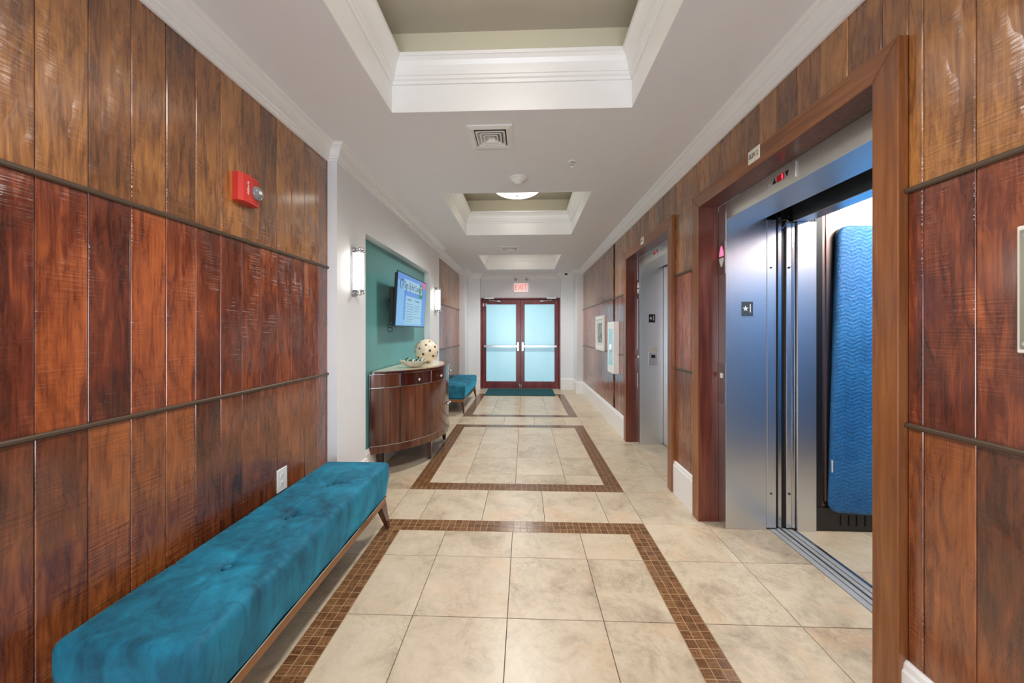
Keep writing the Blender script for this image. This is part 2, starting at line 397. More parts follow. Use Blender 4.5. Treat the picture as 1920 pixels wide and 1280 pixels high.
# far wall: flanks, pilasters, recessed bay above the doors
bm = bmesh.new()
box(bm, -1.47, -1.05, 8.36, 8.75, 0, H); box(bm, .84, 1.30, 8.36, 8.75, 0, H); box(bm, -1.05, .84, 8.50, 8.75, 2.16, H)
box(bm, -1.47, -1.32, 7.83, 8.36, 0, H); box(bm, 1.14, 1.30, 7.83, 8.36, 0, H)
wf = finish('wall_front', bm, M['wall']); tag(wf, kind='structure')
bm = bmesh.new()
for x0, x1 in ((-1.6, -1.18), (1.02, 1.4)): box(bm, x0, x1, YB-.1, YB, 0, H)
box(bm, -1.18, 1.02, YB-.1, YB, 2.36, H)
wb = finish('wall_back', bm, M['wall']); tag(wb, kind='structure')
bm = bmesh.new()
for x in (-1.18, -.11, .96): box(bm, x, x+.06, YB-.06, YB-.01, 0, 2.36, .004)
box(bm, -1.12, .96, YB-.06, YB-.01, 2.30, 2.36); box(bm, -1.12, .96, YB-.06, YB-.01, .0, .12); 
w1 = finish('window_1', bm, M['doorwood']); tag(w1, kind='structure')

# crown and baseboards
per = [(XR, YB), (XR, 7.83), (1.14, 7.83), (1.14, 8.36), (.84, 8.36), (.84, 8.50), (-1.05, 8.50), (-1.05, 8.36), (-1.32, 8.36), (-1.32, 7.83), (XL, 7.83), (XL, 5.69), (XB, 5.69), (XB, 2.57), (XL, 2.57), (XL, YB)]
cp = [(0, 2.615), (.012, 2.615), (.015, 2.628), (.024, 2.632), (.027, 2.644), (.034, 2.648), (.040, 2.668), (.054, 2.688), (.072, 2.702), (.078, 2.703), (.082, 2.710), (.094, 2.7195), (0, 2.7195)]
bm = bmesh.new(); mold(bm, cp, per); tr = finish('trim_1', bm, M['trim']); tag(tr, kind='structure')
bp = [(0, .0), (.020, .0), (.020, .235), (.015, .245), (.013, .262), (.006, .272), (0, .272)]
def base(name, paths):
    bm = bmesh.new()
    for p in paths: mold(bm, bp, p)
    return tag(finish(name, bm, M['trim']), kind='structure')
XRB = XR+.001
base('baseboard_right', [[(XRB, YB), (XRB, 1.238)], [(XRB, 2.702), (XRB, 3.076)], [(XRB, 4.548), (XRB, 7.83), (1.14, 7.83), (1.14, 8.36), (.842, 8.36)]])
base('baseboard_left', [[(-1.052, 8.36), (-1.32, 8.36), (-1.32, 7.83), (XL, 7.83), (XL, 5.69), (XB, 5.69), (XB, 5.15), (XL-.016, 5.15), (XL-.016, 3.04), (XB, 3.04), (XB, 2.57), (XL, 2.57), (XL, YB)]])

# ------------------------------------------------------------------ planks
pm_cache = {}
def plank_mesh(w, L):
    key = (round(w, 3), round(L, 3))
    if key in pm_cache: return pm_cache[key]
    bm = bmesh.new(); h = w/2-.0006; c = .003; t = .019
    prism(bm, [(0, -h), (t-c, -h), (t-c*.35, -h+c*.45), (t, -h+c*1.3), (t, h-c*1.3), (t-c*.35, h-c*.45), (t-c, h), (0, h)], 0, L)
    bmesh.ops.recalc_face_normals(bm, faces=bm.faces)
    me = bpy.data.meshes.new('plank'); bm.to_mesh(me); bm.free(); me.materials.append(M['plank_red']); pm_cache[key] = me; return me
def plank(parent, side, y, w, z0, z1, mat):
    o = bpy.data.objects.new('plank', plank_mesh(w, z1-z0)); C.objects.link(o); o.parent = parent
    j = random.uniform(-.0012, .0012)
    if side < 0: o.location = (XL-.0195+j, y, z0)
    else: o.location = (XR+.0195+j, y, z0); o.rotation_euler = (0, 0, PI)
    o.material_slots[0].link = 'OBJECT'; o.material_slots[0].material = mat
    return o
rows = [(.0, 1.052, 'plank_low'), (1.062, 1.834, 'plank_red'), (1.844, 2.66, 'plank_gold')]
for k in range(-5, 13):
    y0 = 1.004+.1303*k-.002; 
    y0 = 1.0035+.1290*k; y1 = y0+.1290
    if k == 12: y1 = 2.569
    if k == -5: y0 = YB; 
    if k == -5:
        y = y1
        while y > YB+.05:
            for z0, z1, mt in rows: plank(wl, -1, y-.0645, .129, z0, z1, M[mt])
            y -= .129
        continue
    for z0, z1, mt in rows: plank(wl, -1, (y0+y1)/2, y1-y0, z0, z1, M[mt])
def joined(parent, side, ya, yb, w, rws, mat):
    bm = bmesh.new(); n = int(round((yb-ya)/w)); w = (yb-ya)/n
    for k in range(n):
        for z0, z1 in rws:
            a = ya+k*w+.0008; b = ya+(k+1)*w-.0008
            if side < 0: prism(bm, [(XL-.0195, a), (XL-.005, a), (XL-.0005, a+.0045), (XL-.0005, b-.0045), (XL-.005, b), (XL-.0195, b)], z0, z1)
            else: prism(bm, [(XR+.0195, a), (XR+.005, a), (XR+.0005, a+.0045), (XR+.0005, b-.0045), (XR+.005, b), (XR+.0195, b)], z0, z1)
    return tag(finish('planking', bm, mat, parent), kind='stuff')
rr = [r[:2] for r in rows]
def strip(parent, side, ya, yb):
    for zr in (1.057, 1.839):
        X = XL if side < 0 else XR; s = 1 if side < 0 else -1; bm = bmesh.new()
        prism(bm, [(X-s*.01, zr-.0095), (X+s*.007, zr-.0085), (X+s*.011, zr-.004), (X+s*.011, zr+.004), (X+s*.007, zr+.0085), (X-s*.01, zr+.0095)], ya, yb, 'y')
        finish('rail_strip', bm, M['bronze'], parent)
strip(wl, -1, YB, 2.569); strip(wl, -1, 5.691, 7.829)
# right wall planks: pitch .1335, joints at y = 1.057 + k*.1335
def rplanks(ya, yb, rws, base_y=1.057, w=.1335, far=5.1):
    k = math.floor((ya-base_y)/w+1e-6); y = base_y+k*w
    while y < yb-.004 and y < far:
        a = max(y, ya); b = min(y+w, yb)
        if b-a > .012:
            for z0, z1, mt in rws: plank(wr, 1, (a+b)/2, b-a, z0, z1, M[mt])
        y += w
    return y
rplanks(YB, 1.236, rows)
rplanks(1.236, 2.702, [(2.35, 2.66, 'plank_gold')])
rplanks(2.702, 3.074, rows)
rplanks(3.074, 4.548, [(2.35, 2.66, 'plank_gold')])
ye = rplanks(4.548, 5.1, rows)
MF = [M['plank_low'], M['plank_red'], M['plank_gold']]
nn = int((7.829-ye)/.1335)
for r, mt in zip(rr, MF):
    joined(wr, 1, ye, 7.829, .1335, [r], mt); joined(wl, -1, 5.691, 7.829, .129, [r], mt)
for a, b in ((YB, 1.239), (2.701, 3.077), (4.547, 7.829)): strip(wr, 1, a, b)

# ------------------------------------------------------------------ floor tiles
tile_cache = {}
def tile(x0, x1, y0, y1, parent, z=0.0, mat='tile', name='tile', g=.0016, th=.008):
    w, l = x1-x0-2*g, y1-y0-2*g
    if w < .012 or l < .012: return
    key = (round(w, 3), round(l, 3), mat)
    if key not in tile_cache:
        bm = bmesh.new(); box(bm, -w/2, w/2, -l/2, l/2, -th, 0); e = [e for e in bm.edges if all(v.co.z > -.001 for v in e.verts)]
        bmesh.ops.bevel(bm, geom=e, offset=.0012, segments=1, affect='EDGES'); me = bpy.data.meshes.new(name); bm.to_mesh(me); bm.free(); me.materials.append(M[mat]); tile_cache[key] = me
    o = bpy.data.objects.new(name, tile_cache[key]); C.objects.link(o); o.parent = parent; o.location = ((x0+x1)/2, (y0+y1)/2, z+random.uniform(-.0004, 0)); return o
s = .4572; X0 = -.083
XO0, XO1 = -1.0, .846; BW = .137
def grid(xs, ys):
    for xa, xb in zip(xs, xs[1:]):
        for ya, yb in zip(ys, ys[1:]): tile(xa, xb, ya, yb, floor)
rowsY = [-2.6, -2.14, -1.69, -1.04, -.587, -.13, .33, .785, 1.242, 1.699, 2.156, 2.567, 3.06, 3.404, 3.861, 4.318, 4.775, 5.205, 5.69, 6.058, 6.515, 6.972, 7.43, 7.76, 8.17, 8.62]
right_far = {True: [XO1, 1.287], }
# outer strips: right of the borders, left of the borders
for ya, yb in zip(rowsY, rowsY[1:]):
    tile(XO1, 1.287, ya, yb, floor); tile(XL-.02, XO0, ya, yb, floor)
    for (e0, e1) in (E2, E1):
        a, b = max(ya, e0-.02), min(yb, e1+.02)
        if b-a > .02: tile(1.287, 1.692, a, b, floor)
inner_x = [XO0+BW, X0-s, X0, X0+s, XO1-BW]
frames = [(.43, 2.567, [.785, 1.242, 1.699, 2.156]), (3.06, 5.205, [3.404, 3.861, 4.318, 4.775]), (5.69, 7.76, [6.058, 6.515, 6.972, 7.43])]
for f0, f1, ym in frames: grid(inner_x, [f0+BW]+ym+[f1-BW])
half_x = [XO0, X0-1.5*s, X0-.5*s, X0+.5*s, X0+1.5*s, XO1]
for a, b in ((2.567, 3.06), (5.205, 5.69), (7.76, 8.36), (-.13, .43)): grid(half_x, [a, b])
grid(half_x, [8.36, 8.62]); grid([XO0, -.54, X0, .374, XO1], [-2.6, -2.14, -1.69, -1.04, -.587, -.13])
# mosaic borders
p3 = BW/3
cells = []
for f0, f1, _ in frames:
    n = int(round((f1-f0)/p3)); q = (f1-f0)/n
    for k in range(n):
        for j in range(3):
            cells.append((XO0+j*p3, XO0+(j+1)*p3, f0+k*q, f0+(k+1)*q)); cells.append((XO1-(j+1)*p3, XO1-j*p3, f0+k*q, f0+(k+1)*q))
    n2 = int(round((XO1-XO0-2*BW)/p3)); q2 = (XO1-XO0-2*BW)/n2
    for k in range(n2):
        for j in range(3):
            xa = XO0+BW+k*q2
            cells.append((xa, xa+q2, f1-(j+1)*p3, f1-j*p3)); cells.append((xa, xa+q2, f0+j*p3, f0+(j+1)*p3))
    B('mosaic_bed', M['sandgrout'], floor, (XO0, XO0+BW, f0, f1, -.006, -.0012), (XO1-BW, XO1, f0, f1, -.006, -.0012), (XO0+BW, XO1-BW, f0, f0+BW, -.006, -.0012), (XO0+BW, XO1-BW, f1-BW, f1, -.006, -.0012))
def vis(c):
    y = c[3]; x = (c[0]+c[1])/2
    return y > 1.38 and x > -.95+(.0 if y > 2.3 else (y-2.3)*.8) 
near = sorted([c for c in cells if c[2] > 1.38], key=lambda c: c[2])[:290]; nset = set(near)
for c in near: tile(*c, floor, mat='mosaic', name='mosaic_tile', g=.0013, th=.006, z=.0)
bm = bmesh.new()
for c in cells:
    if c in nset: continue
    x0, x1, y0, y1 = c; g = .0013
    vs = [bm.verts.new(p) for p in ((x0+g, y0+g, 0), (x1-g, y0+g, 0), (x1-g, y1-g, 0), (x0+g, y1-g, 0), (x0+g, y0+g, -.004), (x1-g, y0+g, -.004), (x1-g, y1-g, -.004), (x0+g, y1-g, -.004))]
    for q in ((0, 1, 2, 3), (0, 4, 5, 1), (1, 5, 6, 2), (2, 6, 7, 3), (3, 7, 4, 0)): bm.faces.new([vs[i] for i in q])
tag(finish('mosaic_tile_field', bm, M['mosaic'], floor), kind='stuff')
# entrance mat
bm = bmesh.new(); box(bm, -.86, .65, 7.53, 8.40, .0005, .014, .003)
tag(finish('floor_mat', bm, M['mat']), 'flat dark teal rectangular mat lying before the double glass doors', 'mat')

# ------------------------------------------------------------------ far double doors
bm = bmesh.new(); t = .035
for x0, x1 in ((-1.05, -1.05+t), (.84-t, .84)): box(bm, x0, x1, 8.44, 8.56, .001, 2.16, .003)
box(bm, -1.05+t, .84-t, 8.44, 8.56, 2.125, 2.16, .003)
box(bm, -1.05, .84, 8.53, 8.56, .001, 2.16)  # unseen panel added behind the leaves to block light through the door gaps
trf = finish('trim_2', bm, M['doorwood']); tag(trf, kind='structure')
def leaf(name, x0, x1, hinge_left):
    bm = bmesh.new(); sl, sr = (.095, .10) if hinge_left else (.10, .095)
    y0, y1 = 8.47, 8.515
    box(bm, x0, x0+sl, y0, y1, .008, 2.12, .003); box(bm, x1-sr, x1, y0, y1, .008, 2.12, .003)
    box(bm, x0+sl, x1-sr, y0, y1, .008, .175, .003); box(bm, x0+sl, x1-sr, y0, y1, 2.01, 2.12, .003)
    d = tag(finish(name, bm, M['doorwood']), kind='structure')
    B('glass_pane', M['frost'], d, (x0+sl-.01, x1-sr+.01, 8.487, 8.498, .165, 2.02))
    bm = bmesh.new()
    a, b = (x0+.05, x1-.03) if hinge_left else (x0+.03, x1-.05)
    box(bm, a, b, 8.405, 8.435, .988, 1.038, .006); 
    for xx in (a, b-.03): box(bm, xx, xx+.03, 8.40, 8.472, .985, 1.04, .004)
    pb = finish('push_bar', bm, M['silver'], d)
    xx = x1-.075 if hinge_left else x0+.03
    B('latch_case', M['silver'], pb, (xx, xx+.045, 8.42, 8.471, .90, 1.11), bev=.004)
    bm = bmesh.new(); cx = x0+.06 if hinge_left else x1-.06; sg = 1 if hinge_left else -1
    box(bm, min(cx, cx+sg*.23), max(cx, cx+sg*.23), 8.37, 8.438, 2.125, 2.175, .005)
    cyl(bm, (cx+sg*.12, 8.40, 2.12), (cx+sg*.12, 8.40, 2.09), .012); 
    cyl(bm, (cx+sg*.12, 8.40, 2.095), (cx+sg*.33, 8.42, 2.08), .008, n=8); box(bm, min(cx+sg*.30, cx+sg*.38), max(cx+sg*.30, cx+sg*.38), 8.41, 8.471, 2.065, 2.095, .003)
    finish('door_closer', bm, M['silver'], d)
    return d
d1 = leaf('door_1', -1.013, -.107, True); d2 = leaf('door_2', -.101, .803, False)
B('flush_bolt', M['silver'], d2, (-.095, -.075, 8.455, 8.471, .02, .10), bev=.003)
B('floor_stop', M['silver'], d1, (-.128, -.112, 8.44, 8.471, .03, .13), bev=.003)
B('door_contact', M['whitep'], d1, (-1.0, -.965, 8.44, 8.471, 1.96, 2.03), (-.93, -.905, 8.45, 8.471, 1.97, 2.03), bev=.003)
B('threshold', M['alu'], trf, (-1.015, .805, 8.44, 8.56, .0, .007))

# exit sign with emergency heads
ex = empty('exit_sign', (-.086, 8.50, 2.30), 'lit red-lettered EXIT sign with two emergency lamps above the glass doors', 'sign')
def exb(name, mat, x0, x1, y0, y1, z0, z1, bev=.004): return B(name, mat, ex, (x0, x1, y0, y1, z0, z1), bev=bev)
exb('sign_box', M['exitface'], -.165, .165, -.055, 0, 0, .205); text('lettering', 'EXIT', .19, M['exitred'], ex, facing(0, -1, (0, -.057, .103)), .001, .78)
exb('battery_case', M['whitep'], -.185, .185, -.065, 0, .208, .40, .008)
for sx in (-1, 1):
    bm = bmesh.new(); cyl(bm, (sx*.13, -.065, .30), (sx*.13, -.10, .29), .045, .036, 20); hd = finish('lamp_head', bm, M['whitep'], ex)
    bm = bmesh.new(); cyl(bm, (sx*.13, -.1001, .29), (sx*.13, -.105, .289), .03, .026, 20); finish('lens', bm, M['lens'], hd)

# ------------------------------------------------------------------ elevators
def star(bm, c, r, axis, depth):
    pts = []
    for k in range(10):
        a = PI/2+k*PI/5; rr_ = r if k % 2 == 0 else r*.42; pts.append((c[0]+rr_*math.cos(a), c[1]+rr_*math.sin(a)))
    prism(bm, pts, depth[0], depth[1], axis)
def elevator(e, label, num, open_):
    a, b = e; o = empty('elevator', (XR, (a+b)/2, 0), label, 'elevator', None); oy = (a+b)/2; inv = Matrix.Translation((-XR, -oy, 0))
    def fin(name, bm, mat, parent=o, smooth=False):
        bmesh.ops.transform(bm, matrix=inv, verts=bm.verts); return finish(name, bm, mat, parent, smooth)
    def bx(name, mat, *bs, parent=o, bev=0):
        bm = bmesh.new()
        for q in bs: box(bm, *q, bev=bev)
        return fin(name, bm, mat, parent)
    CW = .091; XF = 1.25; Zt = ZO; Zo = ZO+.10
    # mitred casing on the wall face
    for nm, pts, mat in (('casing_post', [(a, .0), (a-CW, .0), (a-CW, Zo), (a, Zt)], M['casing']), ('casing_post', [(b, .0), (b+CW, .0), (b+CW, Zo), (b, Zt)], M['casing']), ('casing_head', [(a, Zt), (a-CW, Zo), (b+CW, Zo), (b, Zt)], M['casing_h'])):
        bm = bmesh.new(); prism(bm, pts, XF, XR+.018, 'x')
        bmesh.ops.bevel(bm, geom=[e_ for e_ in bm.edges if all(v.co.x < XF+.001 for v in e_.verts)], offset=.003, segments=1, affect='EDGES')
        fin(nm, bm, mat)
    # reddish timber reveal
    bm = bmesh.new(); box(bm, XF+.004, 1.394, b-.0005, b+.03, .0, Zt+.03); box(bm, XF+.004, 1.394, a-.03, a+.0005, .0, Zt+.03); box(bm, XF+.004, 1.394, a, b, Zt-.0005, Zt+.03)
    fin('timber_reveal', bm, M['reveal'])
    # stainless frame
    J = b-.092; Ja = a+.092; XS = 1.395; XJ = 1.672; ZS = 2.142
    bm = bmesh.new(); box(bm, XS, XJ, J, b, 0, Zt, .002); box(bm, XS, XJ, a, Ja, 0, Zt, .002); fin('steel_jamb', bm, M['steel'])
    bm = bmesh.new(); box(bm, XS, XJ-.03, Ja+.001, J-.001, ZS, Zt, .002); tm = fin('steel_transom', bm, M['steelfront'])
    # position indicator on the transom
    yc = b-.627; bm = bmesh.new(); box(bm, XS-.006, XS+.001, yc-.108, yc+.108, 2.163, 2.247, .002); pi = fin('position_indicator', bm, M['steelfront'])
    dx = XS-.0065
    bx('display_window', M['reddark'], (dx-.001, dx+.002, yc-.028, yc+.026, 2.188, 2.222), parent=pi)
    bm = bmesh.new(); box(bm, dx-.002, dx, yc-.020, yc-.012, 2.192, 2.218); fin('lit_digit', bm, M['redled'], pi)
    bm = bmesh.new(); prism(bm, [(yc+.034, 2.190), (yc+.060, 2.190), (yc+.047, 2.222)], dx-.001, dx+.001, 'x'); fin('direction_arrow', bm, M['ink'], pi); bm = bmesh.new(); prism(bm, [(yc-.036, 2.222), (yc-.062, 2.222), (yc-.049, 2.190)], dx-.001, dx+.001, 'x'); fin('direction_arrow', bm, M['ink'], pi)
    for yy in (yc-.095, yc+.095): bm = bmesh.new(); cyl(bm, (dx-.002, yy, 2.205), (dx+.001, yy, 2.205), .004, n=10); fin('screw', bm, M['chrome'], pi)
    # hall lantern and call button on the jamb face
    ym = b-.046
    hl = bx('hall_lantern', M['silver'], (XS-.005, XS+.001, J+.004, b-.004, 1.77, 2.00), bev=.002)
    bm = bmesh.new(); prism(bm, [(ym-.022, 1.90), (ym+.022, 1.90), (ym+.018, 1.93), (ym, 1.972), (ym-.018, 1.93)], XS-.009, XS-.004, 'x'); fin('up_arrow', bm, M['arrowlit'] if open_ else M['whitep'], hl)
    bm = bmesh.new(); prism(bm, [(ym-.022, 1.885), (ym+.022, 1.885), (ym+.018, 1.86), (ym, 1.825), (ym-.018, 1.86)], XS-.009, XS-.004, 'x'); fin('down_arrow', bm, M['whitep'], hl)
    cb = bx('call_button_plate', M['silver'], (XS-.005, XS+.001, J+.004, b-.004, .86, 1.145), bev=.002)
    bx('button', M['whitep'], (XS-.011, XS-.004, ym-.016, ym+.012, 1.04, 1.075), parent=cb, bev=.003)
    # floor marker on the reveal facing the camera
    mk = bx('floor_marker', M['platedark'] if open_ else M['ink'], (1.502, 1.578, J-.003, J+.001, 1.475, 1.575), bev=.0008)
    bm = bmesh.new(); star(bm, (1.526, 1.527), .021, 'y', (J-.0045, J-.003)); fin('star', bm, M['white'], mk)
    t = text('numeral', '1', .085, M['white'], mk, inv @ facing(0, -1, (1.558, J-.0035, 1.526)), .001, .8)
    if open_:
        for zz in (.25, 1.81): bm = bmesh.new(); cyl(bm, (1.70, J-.004, zz), (1.70, J+.002, zz), .006, n=10); fin('screw', bm, M['black'])
    # casing name sign
    ys_ = b-.627; sg = bx('name_sign', M['paper'], (XF-.004, XF+.001, ys_-.047, ys_+.047, 2.294, 2.366), bev=.001)
    text('lettering', 'ELEV. '+num, .036, M['ink'], sg, inv @ facing(-1, 0, (XF-.0045, ys_, 2.330)), .0006, .66)
    if not open_:
        B_ = bx('service_notice', M['paper'], (1.50, 1.60, J-.003, J+.001, 1.125, 1.175))
        pl = bx('key_plate', M['silver'], (1.50, 1.60, J-.004, J+.001, .955, 1.11), bev=.001); bx('key_window', M['ink'], (1.53, 1.578, J-.006, J-.003, 1.045, 1.085), parent=pl)
        bm = bmesh.new(); box(bm, 1.728, 1.76, Ja-.03, (a+b)/2+.05, .012, ZS+.06, .002); fin('door_panel', bm, M['steel'])
        bm = bmesh.new(); box(bm, 1.674, 1.71, (a+b)/2, J+.03, .012, ZS+.06, .002); fin('door_panel', bm, M['steel'])
        bx('sill', M['alu'], (1.692, 1.80, Ja, J, -.004, .002)); bx('shaft', M['dark'], (1.78, 1.80, a-.1, b+.1, -.01, 2.4), (1.673, 1.76, b-.08, b+.1, 0, 2.4), (1.673, 1.76, a-.1, a+.08, 0, 2.4), (1.642, 1.70, a, b, ZS+.03, 2.4))
        return o
    # ---- open car
    ds = bx('door_edge', M['steel'], (1.6735, 1.735, J, J+.30, .012, ZS), bev=.002)
    bx('gap_strip', M['black'], (1.737, 1.752, J+.012, J+.3, .0, 2.3)); bx('track_strip', M['silver'], (1.752, 1.774, J+.006, J+.3, .0, 2.16)); bx('gap_strip', M['black'], (1.774, 1.806, J+.016, J+.3, .0, 2.3))
    bx('car_door_edge', M['steel'], (1.806, 1.840, J+.002, J+.3, .012, 2.13), bev=.002); bx('door_edge_bumper', M['silver'], (1.840, 1.862, J-.002, J+.3, .012, 2.13), bev=.002)
    for zz in (.25, 1.81): bm = bmesh.new(); cyl(bm, (1.823, J-.004, zz), (1.823, J+.003, zz), .007, n=10); fin('screw', bm, M['black'])
    bx('car_return', M['steel'], (1.866, 1.992, J-.018, J+.3, .001, 2.12), bev=.002)
    bx('car_header', M['steel'], (1.832, 1.945, Ja-.3, J-.0185, 2.12, 2.36), bev=.002); bx('door_pocket', M['dark'], (1.66, 1.83, a, J+.3, 2.30, 2.40), (1.643, 1.66, Ja, J, ZS+.01, 2.36))
    # cable loop hanging at the header
    bm = bmesh.new(); pr_ = None
    for k in range(13):
        a_ = k/12*PI*1.6; p = (1.77+.035*math.cos(a_+.6), J-.03, 2.10+.03*math.sin(a_+.6)+(.05 if k > 9 else 0)*(k-9)/2)
        if pr_: cyl(bm, pr_, p, .0022, n=6)
        pr_ = p
    fin('cable', bm, M['silver'])
    # sill with grooves
    bm = bmesh.new(); xs = [1.692, 1.728, 1.736, 1.764, 1.780, 1.806, 1.814, 1.846]; 
    for x0, x1 in zip(xs[::2], xs[1::2]): box(bm, x0, x1, a-.02, J+.02, -.003, .004)
    sl = fin('sill', bm, M['alu']); bx('sill_groove', M['dark'], (1.692, 1.866, a-.02, J+.02, -.006, -.0028), parent=sl); bx('sill_lip', M['silver'], (1.850, 1.866, a-.02, J+.02, -.003, .005), parent=sl)
    # car: back, sides, floor, ceiling
    cy0 = a-.18; cy1 = J
    bx('car_floor', M['grout'], (1.867, 3.22, cy0, cy1, -.0035, -.0012))
    for xa, xb in ((1.867, 2.31), (2.31, 2.77), (2.77, 3.2)):
        for ya, yb in ((cy0, 1.65), (1.65, 2.09), (2.09, cy1)):
            t_ = tile(xa, xb, ya, yb, o, z=.002, g=.0012, th=.003)
            if t_: t_.location.x -= XR; t_.location.y -= oy
    cw = bx('car_wall', M['steel_reflect_tint'], (1.985, 3.2, cy1+.006, cy1+.04, .0, 2.38)); bx('car_wall', M['steel_reflect_tint'], (3.2, 3.23, cy0, cy1, .0, 2.38)); bx('car_wall', M['steel_reflect_tint'], (1.985, 3.2, cy0-.03, cy0, .0, 2.38))
    bx('upper_panel', M['steel_reflect_tint'], (2.07, 3.15, cy1-.002, cy1+.006, .20, 2.33), parent=cw); bx('corner_strip', M['black'], (1.993, 2.042, cy1-.004, cy1+.01, .165, 2.34), parent=cw)
    bm = bmesh.new(); zs = (0.001, .04, .112, .163)
    xk = [1.993, 2.150, 2.163, 2.204, 2.217, 2.256, 2.269, 2.312, 2.325, 3.15]
    for i, (x0, x1) in enumerate(zip(xk, xk[1:])):
        if i % 2 == 0: box(bm, x0, x1, cy1-.008, cy1-.004, .001, .163)
        else: box(bm, x0, x1, cy1-.008, cy1-.004, .001, .04); box(bm, x0, x1, cy1-.008, cy1-.004, .112, .163)
    box(bm, 1.993, 3.15, cy1-.003, cy1, .001, .163)
    fin('kick_plate', bm, M['kick'], cw)
    bx('car_ceiling', M['steel'], (1.83, 3.23, cy0, cy1+.04, 2.385, 2.41)); bx('ceiling_light_panel', M['carlight'], (2.15, 3.05, cy0+.2, cy1-.2, 2.372, 2.386))
    bx('shaft', M['dark'], (1.673, 3.3, b+.1, b+.22, -.01, 2.46), (1.673, 3.3, a-.32, a-.24, -.01, 2.46), (1.673, 3.3, a-.3, b+.2, 2.42, 2.46))
    return o
ev2 = elevator(E2, 'open elevator with blue quilted pad inside, signed ELEV. 2, nearer the camera', '2', True)
ev1 = elevator(E1, 'closed stainless steel elevator farther down the hall, signed ELEV. 1', '1', False)

# quilted protection pad hanging in the car
pad = empty('elevator_pad', (2.6, 2.505, 0), 'blue chevron-quilted moving pad hanging on the side wall of the open elevator', 'pad')
bm = bmesh.new(); NX, NZ = 110, 280; yw = 2.505; z0, z1 = .135, 2.085
def pad_pt(i, k):
    u = i/NX; w_ = k/NZ; z = z0+(z1-z0)*w_
    xl = 2.062+.055*w_; xr = 3.12; r = .075
    if w_ < .5: zz = z-z0; 
    else: zz = z1-z
    ins = r-math.sqrt(max(0, r*r-(r-min(zz, r))**2)); x = (xl+ins)+(xr-xl-2*ins)*u
    if w_ < .5: z -= .035*u
    return x, z
front = {}; back = {}
for i in range(NX+1):
    for k in range(NZ+1):
        x, z = pad_pt(i, k)
        px = (x/.10) % 1.0; tri = abs(px-.5)*2                     # zigzag stitching rows
        ph = ((z+.028*tri)/.026) % 1.0; d1 = min(ph, 1-ph)*.026; d2 = min(px, 1-px, abs(px-.5))*.085
        d = min(d1, d2+.003); puff = .0045*(1-math.exp(-(d/.005)**1.3))
        ed = min(i/NX*1.05, (NX-i)/NX*1.05, k/NZ*1.95, (NZ-k)/NZ*1.95); bind = .012*min(1, (ed/.02))**.5
        wav = .006*math.sin(x*11+z*1.7)+.004*math.sin(z*7+2*x)
        front[i, k] = bm.verts.new((x-2.6, -(.012+bind+puff*min(1, ed/.03)+wav+.004), z)); 
        if i in (0, NX) or k in (0, NZ): back[i, k] = bm.verts.new((x-2.6, -.003, z))
for i in range(NX):
    for k in range(NZ): bm.faces.new((front[i, k], front[i+1, k], front[i+1, k+1], front[i, k+1]))
for i in range(NX):
    for k in (0, NZ): bm.faces.new((front[i, k], back[i, k], back[i+1, k], front[i+1, k]))
for k in range(NZ):
    for i in (0, NX): bm.faces.new((front[i, k], front[i, k+1], back[i, k+1], back[i, k]))
bf = [back[0, k] for k in range(NZ+1)]+[back[i, NZ] for i in range(1, NX+1)]+[back[NX, k] for k in range(NZ-1, -1, -1)]+[back[i, 0] for i in range(NX-1, 0, -1)]
bm.faces.new(bf)
finish('quilted_panel', bm, M['quilt'], pad, True)
pad2 = dup(pad); pad2.location = (2.6, E2[0]-.17, 0); pad2.rotation_euler = (0, 0, PI); pad2['label'] = 'blue quilted pad on the near side wall of the open elevator, seen only in reflections'
B('care_tag', M['whitep'], pad, (-.532, -.524, -.034, -.028, .42, .50)); 

